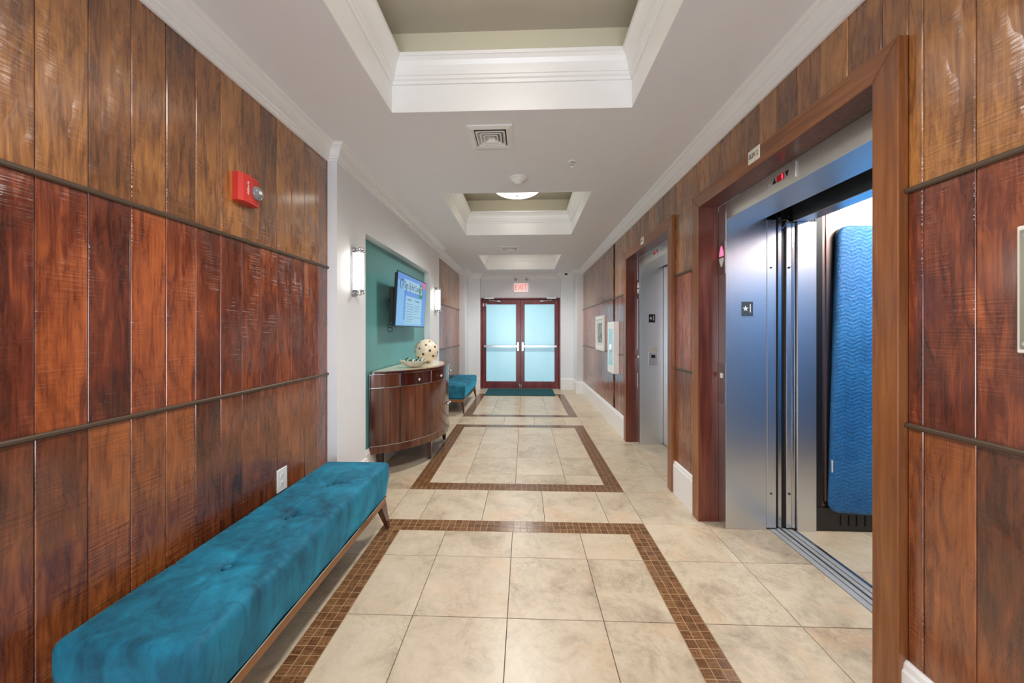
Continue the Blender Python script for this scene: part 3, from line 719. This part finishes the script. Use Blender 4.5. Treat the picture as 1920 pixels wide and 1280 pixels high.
# ------------------------------------------------------------------ benches
BL = 1.46; BD = .45; bh = .118
def bench_fn(p):
    x, y, z = p; L = BL/2
    if z > 0:
        seams = [-.365, 0, .365]
        dm = 0
        crown = .012*(1-(x/(BD/2))**2)*(1-(y/L)**4)
        for sy in seams: dm += .008*math.exp(-((y-sy)/.010)**2)*min(1, max(0, z/bh)*1.2); dm += .010*math.exp(-((y-sy)/.07)**2)*math.exp(-(x/.10)**2)
        dm += .007*math.exp(-(x/.012)**2)*(1 if abs(y) < .42 else math.exp(-((abs(y)-.42)/.1)**2))
        for sy in seams: dm += .020*math.exp(-((y-sy)**2+x*x)/.035**2)
        return Vector((x, y, z+(crown-dm)*(z/bh)))
    return Vector((x, y, z))
def make_bench():
    o = empty('tufted_bench', (0, 0, 0))
    bm = rbox(BD/2, BL/2, bh, .032, (44, 146, 10), bench_fn)
    for v in bm.verts:
        f_ = .93+.07*min(1, max(0, (v.co.z+bh)/(bh*1.2))); v.co.x *= f_; v.co.y *= 1-(1-f_)*.3
        v.co.x += .003*math.sin(v.co.y*23)*(v.co.z < 0); v.co.z += .352
    seat = finish('seat_cushion', bm, M['velvet'], o, True)
    for sy in (-.365, 0, .365):
        bm = bmesh.new(); sph(bm, (0, sy, .352+bh-.016), .017, 1, 1, .5, 16, 8); finish('button', bm, M['velvet'], seat, True)
    bm = bmesh.new(); box(bm, -BD/2+.022, BD/2-.022, -BL/2+.012, BL/2-.012, .230, .236); finish('piping_strip', bm, M['silver'], o)
    bm = bmesh.new(); x1, y1 = BD/2-.025, BL/2-.015; z0, z1 = .188, .230
    box(bm, x1-.022, x1, -y1, y1, z0, z1, .002); box(bm, -x1, -x1+.022, -y1, y1, z0, z1, .002); box(bm, -x1+.022, x1-.022, -y1, -y1+.022, z0, z1, .002); box(bm, -x1+.022, x1-.022, y1-.022, y1, z0, z1, .002)
    fr = finish('seat_frame', bm, M['benchrail'], o)
    for sx in (-1, 1):
        for sy in (-1, 1):
            bm = bmesh.new(); top = []; bot = []
            for (ax, ay) in ((0, 0), (1, 0), (1, 1), (0, 1)):
                top.append(bm.verts.new((sx*(x1+.001-.046*ax), sy*(y1+.001-.075*ay), .190))); bot.append(bm.verts.new((sx*(x1+.018-.022*ax), sy*(y1+.030-.022*ay), .004)))
            bm.faces.new(top); bm.faces.new(bot[::-1])
            for i in range(4): bm.faces.new((top[i], top[(i+1) % 4], bot[(i+1) % 4], bot[i]))
            lg = finish('leg', bm, M['benchwood'], o)
            bm = bmesh.new(); cx_, cy_ = sx*(x1+.007), sy*(y1+.019); box(bm, cx_-.012, cx_+.012, cy_-.012, cy_+.012, 0, .006); finish('foot_pad', bm, M['silver'], lg)
    return o
bench = make_bench(); bench.location = (-1.155, 1.705, 0); tag(bench, 'teal velvet tufted bench in the foreground against the left plank wall', 'bench', 'teal velvet benches along the left wall')
b2 = dup(bench); b2.location = (-1.215, 6.60, 0); tag(b2, 'far teal velvet tufted bench behind the bow-front cabinet near the glass doors', 'bench')

# ------------------------------------------------------------------ bow-front cabinet
R, D, YC = .87, .90, 4.10; CXc = -D-R
cab = empty('bow_front_cabinet', (-1.2, YC, 0), 'half-round glossy mahogany cabinet with cream stone top against the teal niche', 'cabinet')
def ax(y, off=0):
    r = R+off; q = max(-1, min(1, (y-YC)/r)); return CXc+r*math.cos(math.asin(q))
HW = .815
def arcpts(y0, y1, off=0, n=24):
    y0 = YC+(y0-YC)*(1+off/R); y1 = YC+(y1-YC)*(1+off/R)
    a0, a1 = math.asin((y0-YC)/(R+off)), math.asin((y1-YC)/(R+off))
    return [(CXc+(R+off)*math.cos(a0+(a1-a0)*k/n), YC+(R+off)*math.sin(a0+(a1-a0)*k/n)) for k in range(n+1)]
def arcpanel(name, mat, y0, y1, z0, z1, off=0, th=.02, parent=cab, n=16, g=.0022, bev=.0):
    bm = bmesh.new(); o_ = arcpts(y0+g, y1-g, off, n); i_ = arcpts(y0+g, y1-g, off-th, n)[::-1]
    pts = [(x+1.2, y-YC) for x, y in o_+i_]; 
    k = len(o_)
    A = [bm.verts.new((x, y, z0)) for x, y in pts]; Bv = [bm.verts.new((x, y, z1)) for x, y in pts]; N_ = len(pts)
    for j in range(N_): bm.faces.new((A[j], A[(j+1) % N_], Bv[(j+1) % N_], Bv[j]))
    for j in range(k-1): bm.faces.new((A[j], A[j+1], A[N_-2-j], A[N_-1-j])); bm.faces.new((Bv[j], Bv[N_-1-j], Bv[N_-2-j], Bv[j+1]))
    return finish(name, bm, mat, parent)
def halfslab(name, mat, off, z0, z1, parent=cab, xb=-1.448, inset=0):
    bm = bmesh.new(); p = arcpts(YC-HW+inset, YC+HW-inset, off, 40); pts = [(x+1.2, y-YC) for x, y in p]+[(xb+1.2, HW-inset), (xb+1.2, -HW+inset)]
    pts = [q for q in pts if q[0] >= xb+1.2-1e-6]
    prism(bm, pts, z0, z1); bmesh.ops.triangulate(bm, faces=[f for f in bm.faces if len(f.verts) > 4]); return finish(name, bm, mat, parent)
ya, yb = YC-HW+.001, YC+HW-.001
halfslab('body', M['cabdark'], -.022, .215, .955)
arcpanel('apron', M['cabinet'], ya, yb, .212, .278, .008, .03); arcpanel('chrome_inlay', M['silver'], ya, yb, .279, .285, .003, .02); arcpanel('chrome_inlay', M['silver'], ya, yb, .828, .835, .003, .02); arcpanel('chrome_inlay', M['silver'], ya, yb, .957, .962, .003, .02)
arcpanel('side_panel', M['cabinet'], ya, 3.43, .286, .826, 0); arcpanel('side_panel', M['cabinet'], 4.77, yb, .286, .826, 0)
def knob(parent, y, z, off=0):
    x = ax(y, off)+1.2; yy = y-YC; nrm = Vector((ax(y)-CXc, y-YC, 0)).normalized(); bm = bmesh.new(); p = Vector((x, yy, z))
    cyl(bm, p, p+nrm*.018, .005, n=10)
    for q in range(4):
        a_ = q*PI/2; sph(bm, p+nrm*.022+Vector((-nrm.y, nrm.x, 0))*(.009*math.cos(a_))+Vector((0, 0, .009*math.sin(a_)+.0)), .0085, u=10, v=6)
    sph(bm, p+nrm*.027, .008, u=10, v=6); return finish('knob', bm, M['chrome'], parent, True)
for (a_, b_, ky) in ((3.43, 4.10, 4.055), (4.10, 4.77, 4.145)):
    d = arcpanel('door', M['cabinet'], a_, b_, .286, .826, 0); knob(d, ky, .54)
dr = [(3.43, 3.726, (3.57,)), (3.726, 4.474, (3.865, 4.335)), (4.474, 4.77, (4.63,))]
arcpanel('end_panel', M['cabinet'], ya, 3.43, .837, .955, 0); arcpanel('end_panel', M['cabinet'], 4.77, yb, .837, .955, 0)
for a_, b_, ks in dr:
    d = arcpanel('drawer', M['cabdark'], a_, b_, .837, .955, 0)
    for k_ in ks: knob(d, k_, .885)
for y in (3.43, 3.726, 4.474, 4.77): arcpanel('chrome_divider', M['silver'], y-.004, y+.004, .837, .956, .003, .02, n=2, g=0)
top = halfslab('top', M['cabdark'], .010, .962, .984); halfslab('stone_inlay', M['stone'], -.055, .984, .988, parent=top, inset=.06)
for (x, y) in ((-1.012, 3.765), (-1.012, 4.45), (-1.40, 3.42), (-1.40, 4.78)):
    bm = bmesh.new(); sg = 1 if y > YC else -1; x += 1.2; y -= YC; tw, bw = .030, .017
    T = [bm.verts.new((x-.012+i*tw, y-sg*.012+j*tw, .22)) for i, j in ((-1, -1), (1, -1), (1, 1), (-1, 1))]; Q = [bm.verts.new((x+i*bw, y+j*bw, .012)) for i, j in ((-1, -1), (1, -1), (1, 1), (-1, 1))]
    bm.faces.new(T); bm.faces.new(Q)
    for i in range(4): bm.faces.new((T[i], T[(i+1) % 4], Q[(i+1) % 4], Q[i]))
    lg = finish('leg', bm, M['cabdark'], cab); bm = bmesh.new(); box(bm, x-.019, x+.019, y-.019, y+.019, 0, .013, .002); finish('foot_cap', bm, M['silver'], lg)

# decor on the cabinet
sp = empty('decorative_sphere', (-1.19, 4.27, .988), 'large ivory sphere with brown spots standing on the cabinet top', 'ornament')
bm = bmesh.new(); sph(bm, (0, 0, .142), .142, u=40, v=24); finish('ball', bm, M['ivory'], sp, True)
dirs = []
for k in range(34):
    zz = 1-2*(k+.5)/34; a_ = k*2.39996+.7; rr_ = math.sqrt(1-zz*zz)
    if zz < -.8: continue
    dirs.append(Vector((rr_*math.cos(a_), rr_*math.sin(a_), zz)))
for k, d in enumerate(dirs):
    r_ = (.0165, .010, .013, .018, .012)[k % 5]; bm = bmesh.new(); c = Vector((0, 0, .142)); cyl(bm, c+d*.139, c+d*.1428, r_, r_*.85, 12); finish('spot', bm, M['spot'], sp)
bw = empty('boat_bowl', (-1.165, 3.72, .988), 'pale boat-shaped bowl holding glass balls on the cabinet front', 'bowl')
bm = bmesh.new(); NA, NR = 40, 8; grid_ = []
def bowlpt(a, t, inn): # boat shaped: long axis across the cabinet
    L_, Wd = .155, .075; rr_ = t**.7 if not inn else (t**.7)*.96; e = abs(math.cos(a))**3
    zz = (t**2)*(.062+.022*e)+(.006 if inn else 0)
    return (rr_*L_*math.cos(a), rr_*Wd*math.sin(a), zz)
for inn in (0, 1):
    rings = []
    for j in range(NR+1):
        t_ = .18+.82*j/NR; rings.append([bm.verts.new(bowlpt(2*PI*k/NA, t_, inn)) for k in range(NA)])
    for a1, b1 in zip(rings, rings[1:]):
        for k in range(NA): bm.faces.new((a1[k], a1[(k+1) % NA], b1[(k+1) % NA], b1[k]))
    bm.faces.new(rings[0]); grid_.append(rings[-1])
for k in range(NA): bm.faces.new((grid_[0][k], grid_[0][(k+1) % NA], grid_[1][(k+1) % NA], grid_[1][k]))
bo = finish('shell', bm, M['bowl'], bw, True); bw.rotation_euler = (0, 0, .45)
balls = [(-.065, -.005, .030, 'glassball', 'green glass ball at the left end of the boat-shaped bowl'), (-.012, .012, .024, 'paleglassball', 'silvery pale glass ball in the middle of the boat-shaped bowl, beside the big green one'), (.036, -.008, .026, 'glassball', 'smaller green glass ball right of centre in the boat-shaped bowl'), (.082, .004, .025, 'paleglassball', 'silvery pale glass ball at the right end of the boat-shaped bowl')]
for bx_, by_, r_, mt, lb in balls:
    bm = bmesh.new(); sph(bm, (0, 0, 0), r_, u=20, v=12); p = Matrix.Rotation(.45, 4, 'Z') @ Vector((bx_, by_, 0)); q = (abs(bx_)/.155)**2*.03
    o = finish('glass_ball', bm, M[mt], None, True, (bw.location.x+p.x, bw.location.y+p.y, .988+.040+r_+q)); tag(o, lb, 'ball', 'glass balls in the bowl')

# ------------------------------------------------------------------ wall-mounted television
TVX, TVY = -1.300, 4.09
tv = empty('television', (TVX, TVY, 1.705), 'flat television showing a blue sign-up slide, bracketed to the teal niche wall', 'television')
tilt = Matrix.Rotation(.055, 4, 'Y'); HWt, HHt = .525, .288
def tvb(name, mat, x0, x1, y0, y1, z0, z1, bev=0, parent=tv):
    bm = bmesh.new(); box(bm, x0, x1, y0, y1, z0, z1, bev=bev); bmesh.ops.transform(bm, matrix=tilt, verts=bm.verts); return finish(name, bm, mat, parent)
tvb('case', M['black'], -.038, -.004, -HWt+.02, HWt-.02, -HHt+.02, HHt-.02, .006); tvb('bezel', M['bezel'], -.012, 0, -HWt, HWt, -HHt, HHt, .002)
scr = tvb('screen', M['tvblue'], -.001, .001, -HWt+.012, HWt-.012, -HHt+.014, HHt-.012)
def sc(name, mat, u0, u1, v0, v1, d=.0016):   # u from left(near) 0..1, v from bottom 0..1
    y = lambda u: -HWt+.012+u*(2*HWt-.024); z = lambda v: -HHt+.014+v*(2*HHt-.026)
    return tvb(name, mat, .0005, d, y(u0), y(u1), z(v0), z(v1), parent=scr)
sc('slide_edge', M['tvlight'], .0, .20, .0, .86, .0012); sc('slide_edge', M['tvlight'], .20, .86, .0, .12, .0012)
sc('slide_corner', M['tvpink'], .80, 1.0, .86, 1.0); sc('slide_banner', M['tvpale'], .20, .86, .70, .92); sc('slide_body', M['tvpale'], .26, .84, .04, .60)
lg_ = sc('slide_logo', M['tvgreen'], .73, .85, .63, .92, .0022)
def tvtext(s_, size, mat, u, v, ws):
    y = -HWt+.012+u*(2*HWt-.024); z = -HHt+.014+v*(2*HHt-.026); return text('lettering', s_, size, mat, scr, tilt @ facing(1, 0, (.0024, y, z)), .0003, ws)
tvtext('Sign Up for Court', .105, M['tvink'], .465, .80, .72); tvtext('S', .15, M['tvwhite'], .79, .78, 1)
tvtext('1', .075, M['tvink'], .245, .655, 1)
bm = bmesh.new()
def hexo(u, v, r):
    pass
for k in range(6):
    a0, a1 = k*PI/3+PI/6, (k+1)*PI/3+PI/6; yy = -HWt+.012+.11*(2*HWt-.024); zz = -HHt+.014+.80*(2*HHt-.026)
    if k == 4: continue
    cyl(bm, (.003, yy+.045*math.cos(a0), zz+.05*math.sin(a0)), (.003, yy+.045*math.cos(a1), zz+.05*math.sin(a1)), .003, n=6)
bmesh.ops.transform(bm, matrix=tilt, verts=bm.verts); finish('slide_icon', bm, M['tvink'], scr)
bm = bmesh.new()
def line(u0, u1, v, h_=.012):
    y = lambda u: -HWt+.012+u*(2*HWt-.024); z = -HHt+.014+v*(2*HHt-.026); box(bm, .0016, .0022, y(u0), y(u1), z-h_/2, z+h_/2)
for v_, w_ in ((.44, .2), (.39, .24), (.34, .25), (.29, .25), (.24, .23), (.19, .25), (.14, .24), (.09, .2)): line(.29, .29+w_, v_, .006)
for v_, w_ in ((.43, .2), (.375, .19), (.32, .17), (.26, .08), (.18, .26)): line(.57, .57+w_, v_, .006)
line(.31, .44, .53, .014); line(.58, .76, .53, .014)
bmesh.ops.transform(bm, matrix=tilt, verts=bm.verts); tag(finish('slide_lines', bm, M['tvgrey'], scr), kind='stuff')
bm = bmesh.new(); box(bm, -.165, -.155, -.16, .16, -.12, .12, .003); box(bm, -.155, -.10, -.03, .03, -.04, .04, .004); box(bm, -.10, -.04, -.20, -.17, -.22, .16, .003); box(bm, -.10, -.04, .17, .20, -.22, .16, .003); box(bm, -.10, -.07, -.5, .2, -.03, .0, .003); box(bm, -.085, -.04, -.50, -.47, -.24, .12, .003)
finish('wall_bracket', bm, M['black'], tv)
bm = bmesh.new()
for q, (dy, dz) in enumerate(((-.49, -.29), (-.50, -.25), (-.46, -.22))):
    pr_ = None
    for k in range(10):
        a_ = k/9*PI; p = (-.08+.02*math.sin(a_*2), dy+.02*math.cos(a_)+.01*q, dz-.05*math.sin(a_))
        if pr_: cyl(bm, pr_, p, .003, n=6)
        pr_ = p
finish('cable', bm, M['black'], tv)

# ------------------------------------------------------------------ wall sconces
def make_sconce():
    o = empty('wall_sconce', (0, 0, 0)); 
    B('back_plate', M['silver'], o, (0, .014, -.045, .045, -.195, .195), bev=.003)
    bm = bmesh.new(); lathe(bm, [(.020, -.150), (.030, -.146), (.030, .146), (.020, .150)], 24, (0.050, 0, 0)); finish('glass_tube', bm, M['tube'], o, True)
    for sg in (-1, 1):
        bm = bmesh.new(); cyl(bm, (0.050, 0, sg*.146), (0.050, 0, sg*.162), .032, n=24); cyl(bm, (0.050, 0, sg*.162), (0.050, 0, sg*.170), .024, .018, 24)
        sph(bm, (0.050, 0, sg*.180), .017, u=16, v=10); cyl(bm, (.010, 0, sg*.176), (0.050, 0, sg*.176), .009, n=12); sph(bm, (.076, 0, sg*.176), .012, u=12, v=8); finish('end_cap', bm, M['chrome'], o, True)
    return o
sc1 = make_sconce(); sc1.location = (XB, 2.825, 1.853); tag(sc1, 'lit chrome tube sconce on the white wall left of the niche', 'wall light', 'tube sconces beside the niche')
sc2 = dup(sc1); sc2.location = (XB, 5.44, 1.853); tag(sc2, 'lit chrome tube sconce beyond the television, right of the niche', 'wall light')

# ------------------------------------------------------------------ fire alarm, outlet, wall sign
fa = empty('fire_alarm', (XL, 1.79, 2.03), 'red fire alarm with clear strobe, high on the left plank wall', 'alarm')
bm = bmesh.new(); prism(bm, [(-.001, -.075), (.028, -.075), (.044, -.06), (.048, -.03), (.044, .0), (.040, .035), (.030, .06), (-.001, .06)], -.004, .135); finish('housing', bm, M['red'], fa)
bm = bmesh.new()
for i in range(7):
    for k in range(9):
        if 2 <= k <= 6 and i > 1: continue
        box(bm, .036, .0445-.0007*i, .006+i*.007, .010+i*.007, .008+k*.0138, .014+k*.0138)
tag(finish('speaker_grille', bm, M['red'], fa), kind='stuff')
bm = bmesh.new(); sph(bm, (.044, .032, .064), .037, .65, .95, 1.0, 24, 14); finish('strobe_lens', bm, M['lens'], fa, True)
bm = bmesh.new(); box(bm, .044, .068, .018, .040, .055, .074, .003); finish('strobe_bulb', bm, M['whitep'], fa)
for i, ch in enumerate('FIRE'): text('lettering', ch, .022, M['white'], fa, facing(.96, -.1, (.0495, -.034, .092-i*.0165)), .0006)
ou = empty('wall_outlet', (XL, 2.072, .487), 'white electrical outlet plate low on the left plank wall above the bench', 'outlet')
B('cover_plate', M['whitep'], ou, (-.001, .006, -.044, .044, -.068, .068), bev=.003)
for sg in (-1, 1):
    bm = bmesh.new(); cyl(bm, (.005, 0, sg*.024), (.0075, 0, sg*.024), .017, n=20); so = finish('socket', bm, M['whitep'], ou)
    bm = bmesh.new(); box(bm, .0072, .0082, -.008, -.006, sg*.024, sg*.024+.009); finish('slot', bm, M['ink'], so); bm = bmesh.new(); box(bm, .0072, .0082, .006, .008, sg*.024, sg*.024+.008); finish('slot', bm, M['ink'], so); bm = bmesh.new(); cyl(bm, (.0072, 0, sg*.024-.007), (.0082, 0, sg*.024-.007), .0028, n=8); finish('slot', bm, M['ink'], so)
wsn = empty('wall_plaque', (XR, .80, 1.478), 'screwed metal plaque with cream border at the right edge of the photo', 'sign')
B('border_plate', M['paper'], wsn, (-.010, .001, -.165, .165, -.163, .163), bev=.002); B('face_plate', M['signplate'], wsn, (-.0125, -.009, -.158, .158, -.152, .152), bev=.001)
for sy in (-1, 1):
    for sz in (-1, 1): bm = bmesh.new(); cyl(bm, (-.012, sy*.146, sz*.139), (-.015, sy*.146, sz*.139), .006, n=14); finish('screw', bm, M['chrome'], wsn)

# ------------------------------------------------------------------ extinguisher cabinet and framed picture
fc = empty('extinguisher_cabinet', (XR, 5.045, .79), 'white glass-fronted fire extinguisher cabinet on the right plank wall', 'cabinet')
B('body', M['whitep'], fc, (-.062, .001, -.175, .175, 0, .71), bev=.003)
bm = bmesh.new(); box(bm, -.075, -.0625, -.175, -.125, 0, .71, .002); box(bm, -.075, -.0625, .125, .175, 0, .71, .002); box(bm, -.075, -.0625, -.125, .125, 0, .10, .002); box(bm, -.075, -.0625, -.125, .125, .61, .71, .002)
dd = finish('door', bm, M['whitep'], fc); B('glass_pane', M['cabglass'], dd, (-.072, -.066, -.126, .126, .099, .611))
bm = bmesh.new(); box(bm, -.086, -.073, .02, .045, .32, .40, .002); cyl(bm, (-.09, .03, .33), (-.09, .03, .30), .007, n=10); finish('latch', bm, M['chrome'], dd)
pf = empty('framed_picture', (XR, 6.02, 1.05), 'white-framed black and white picture beyond the extinguisher cabinet', 'picture')
bm = bmesh.new(); w_ = .32; box(bm, -.03, .001, -w_, -w_+.07, 0, .575, .003); box(bm, -.03, .001, w_-.07, w_, 0, .575, .003); box(bm, -.03, .001, -w_+.07, w_-.07, 0, .06, .003); box(bm, -.03, .001, -w_+.07, w_-.07, .515, .575, .003)
finish('frame', bm, M['whitep'], pf); B('mat_board', M['matboard'], pf, (-.018, .0, -w_+.06, w_-.06, .05, .53)); B('print', M['art'], pf, (-.0195, -.017, -.17, .17, .13, .455))

# ------------------------------------------------------------------ ceiling fittings
def vent(x, y, w, label):
    o = empty('ceiling_vent', (x, y, H), label, 'vent', 'square ceiling air vents'); h = w/2
    bm = bmesh.new(); pr_ = [(h, 0), (h, -.008), (h-.03, -.016), (h-.042, -.010), (h-.042, .0)]
    def sq(bm, pr_):
        rings = [[bm.verts.new((sx*r, sy*r, z)) for sx, sy in ((-1, -1), (1, -1), (1, 1), (-1, 1))] for r, z in pr_]
        for a1, b1 in zip(rings, rings[1:]+rings[:1]):
            for k in range(4): bm.faces.new((a1[k], a1[(k+1) % 4], b1[(k+1) % 4], b1[k]))
    sq(bm, pr_); finish('frame', bm, M['whitep'], o)
    for r in (h*.66, h*.50, h*.34):
        bm = bmesh.new(); sq(bm, [(r, -.016), (r-.008, -.018), (r-.020, -.001), (r-.014, -.001)]); finish('louver', bm, M['whitep'], o)
    bm = bmesh.new(); rr_ = h*.2; A = [bm.verts.new((sx*rr_, sy*rr_, -.018)) for sx, sy in ((-1, -1), (1, -1), (1, 1), (-1, 1))]; Z = [bm.verts.new((sx*rr_*.6, sy*rr_*.6, -.004)) for sx, sy in ((-1, -1), (1, -1), (1, 1), (-1, 1))]
    bm.faces.new(Z)
    for k in range(4): bm.faces.new((A[k], A[(k+1) % 4], Z[(k+1) % 4], Z[k]))
    finish('louver', bm, M['whitep'], o); B('throat', M['black'], o, (-h+.04, h-.04, -h+.04, h-.04, -.0012, -.0002)); return o
vent(-.232, 2.467, .30, 'square louvered ceiling vent nearer the camera, between the first two ceiling trays')
vent(-.245, 5.80, .30, 'small-looking far ceiling vent between the second and third trays')
sd = empty('smoke_detector', (-.055, 3.14, H), 'round white smoke detector on the ceiling before the second tray', 'smoke detector')
bm = bmesh.new(); lathe(bm, [(.085, 0), (.085, -.010), (.072, -.014)], 36); finish('base', bm, M['whitep'], sd, True)
bm = bmesh.new(); lathe(bm, [(.068, -.012), (.064, -.028), (.040, -.034), (.030, -.046), (.024, -.052)], 36); finish('sensor_head', bm, M['whitep'], sd, True)
sk = empty('sprinkler', (.375, 2.85, H), 'small chrome sprinkler head on the ceiling right of the smoke detector', 'sprinkler')
bm = bmesh.new(); lathe(bm, [(.034, 0), (.034, -.003), (.026, -.005)], 28); finish('escutcheon', bm, M['whitep'], sk, True)
bm = bmesh.new(); cyl(bm, (0, 0, 0), (0, 0, -.018), .010, n=12); cyl(bm, (0, 0, -.018), (0, 0, -.036), .004, n=8); cyl(bm, (0, 0, -.036), (0, 0, -.039), .016, n=16)
for sg in (-1, 1): cyl(bm, (sg*.010, 0, -.012), (sg*.013, 0, -.026), .0025, n=6); cyl(bm, (sg*.013, 0, -.026), (0, 0, -.036), .0025, n=6)
finish('nozzle', bm, M['chrome'], sk)
cm = empty('security_camera', (.95, 8.20, H), 'small white dome security camera with black eye in the far right ceiling corner', 'camera')
bm = bmesh.new(); lathe(bm, [(.062, 0), (.060, -.02), (.048, -.03)], 28); finish('housing', bm, M['whitep'], cm, True)
bm = bmesh.new(); sph(bm, (0, 0, -.028), .040, u=20, v=10); finish('dome_eye', bm, M['black'], cm, True)
def dome(y, label):
    o = empty('dome_ceiling_light', (-.09, y, TH), label, 'ceiling light', 'lit dome lights in the ceiling trays')
    bm = bmesh.new(); lathe(bm, [(.09, 0), (.09, -.02), (.02, -.03), (.012, -.06)], 28); finish('canopy', bm, M['silver'], o, True)
    bm = bmesh.new(); pts = []
    for k in range(11):
        a_ = k/10*PI/2; pts.append((.29*math.cos(a_)+.001, -.125-.105*math.sin(a_)))
    lathe(bm, [(.2895, -.118)]+pts, 48); finish('glass_bowl', bm, M['dome'], o, True)
    bm = bmesh.new(); lathe(bm, [(.002, -.229), (.016, -.232), (.014, -.240), (.005, -.244)], 16); finish('finial', bm, M['silver'], o, True); return o
dome(1.40, 'lit white dome light in the nearest ceiling tray, only its glow in view')
dome(4.22, 'lit white dome light hanging in the second ceiling tray')
dome(7.03, 'lit white dome light in the farthest ceiling tray, hidden by the tray edge')
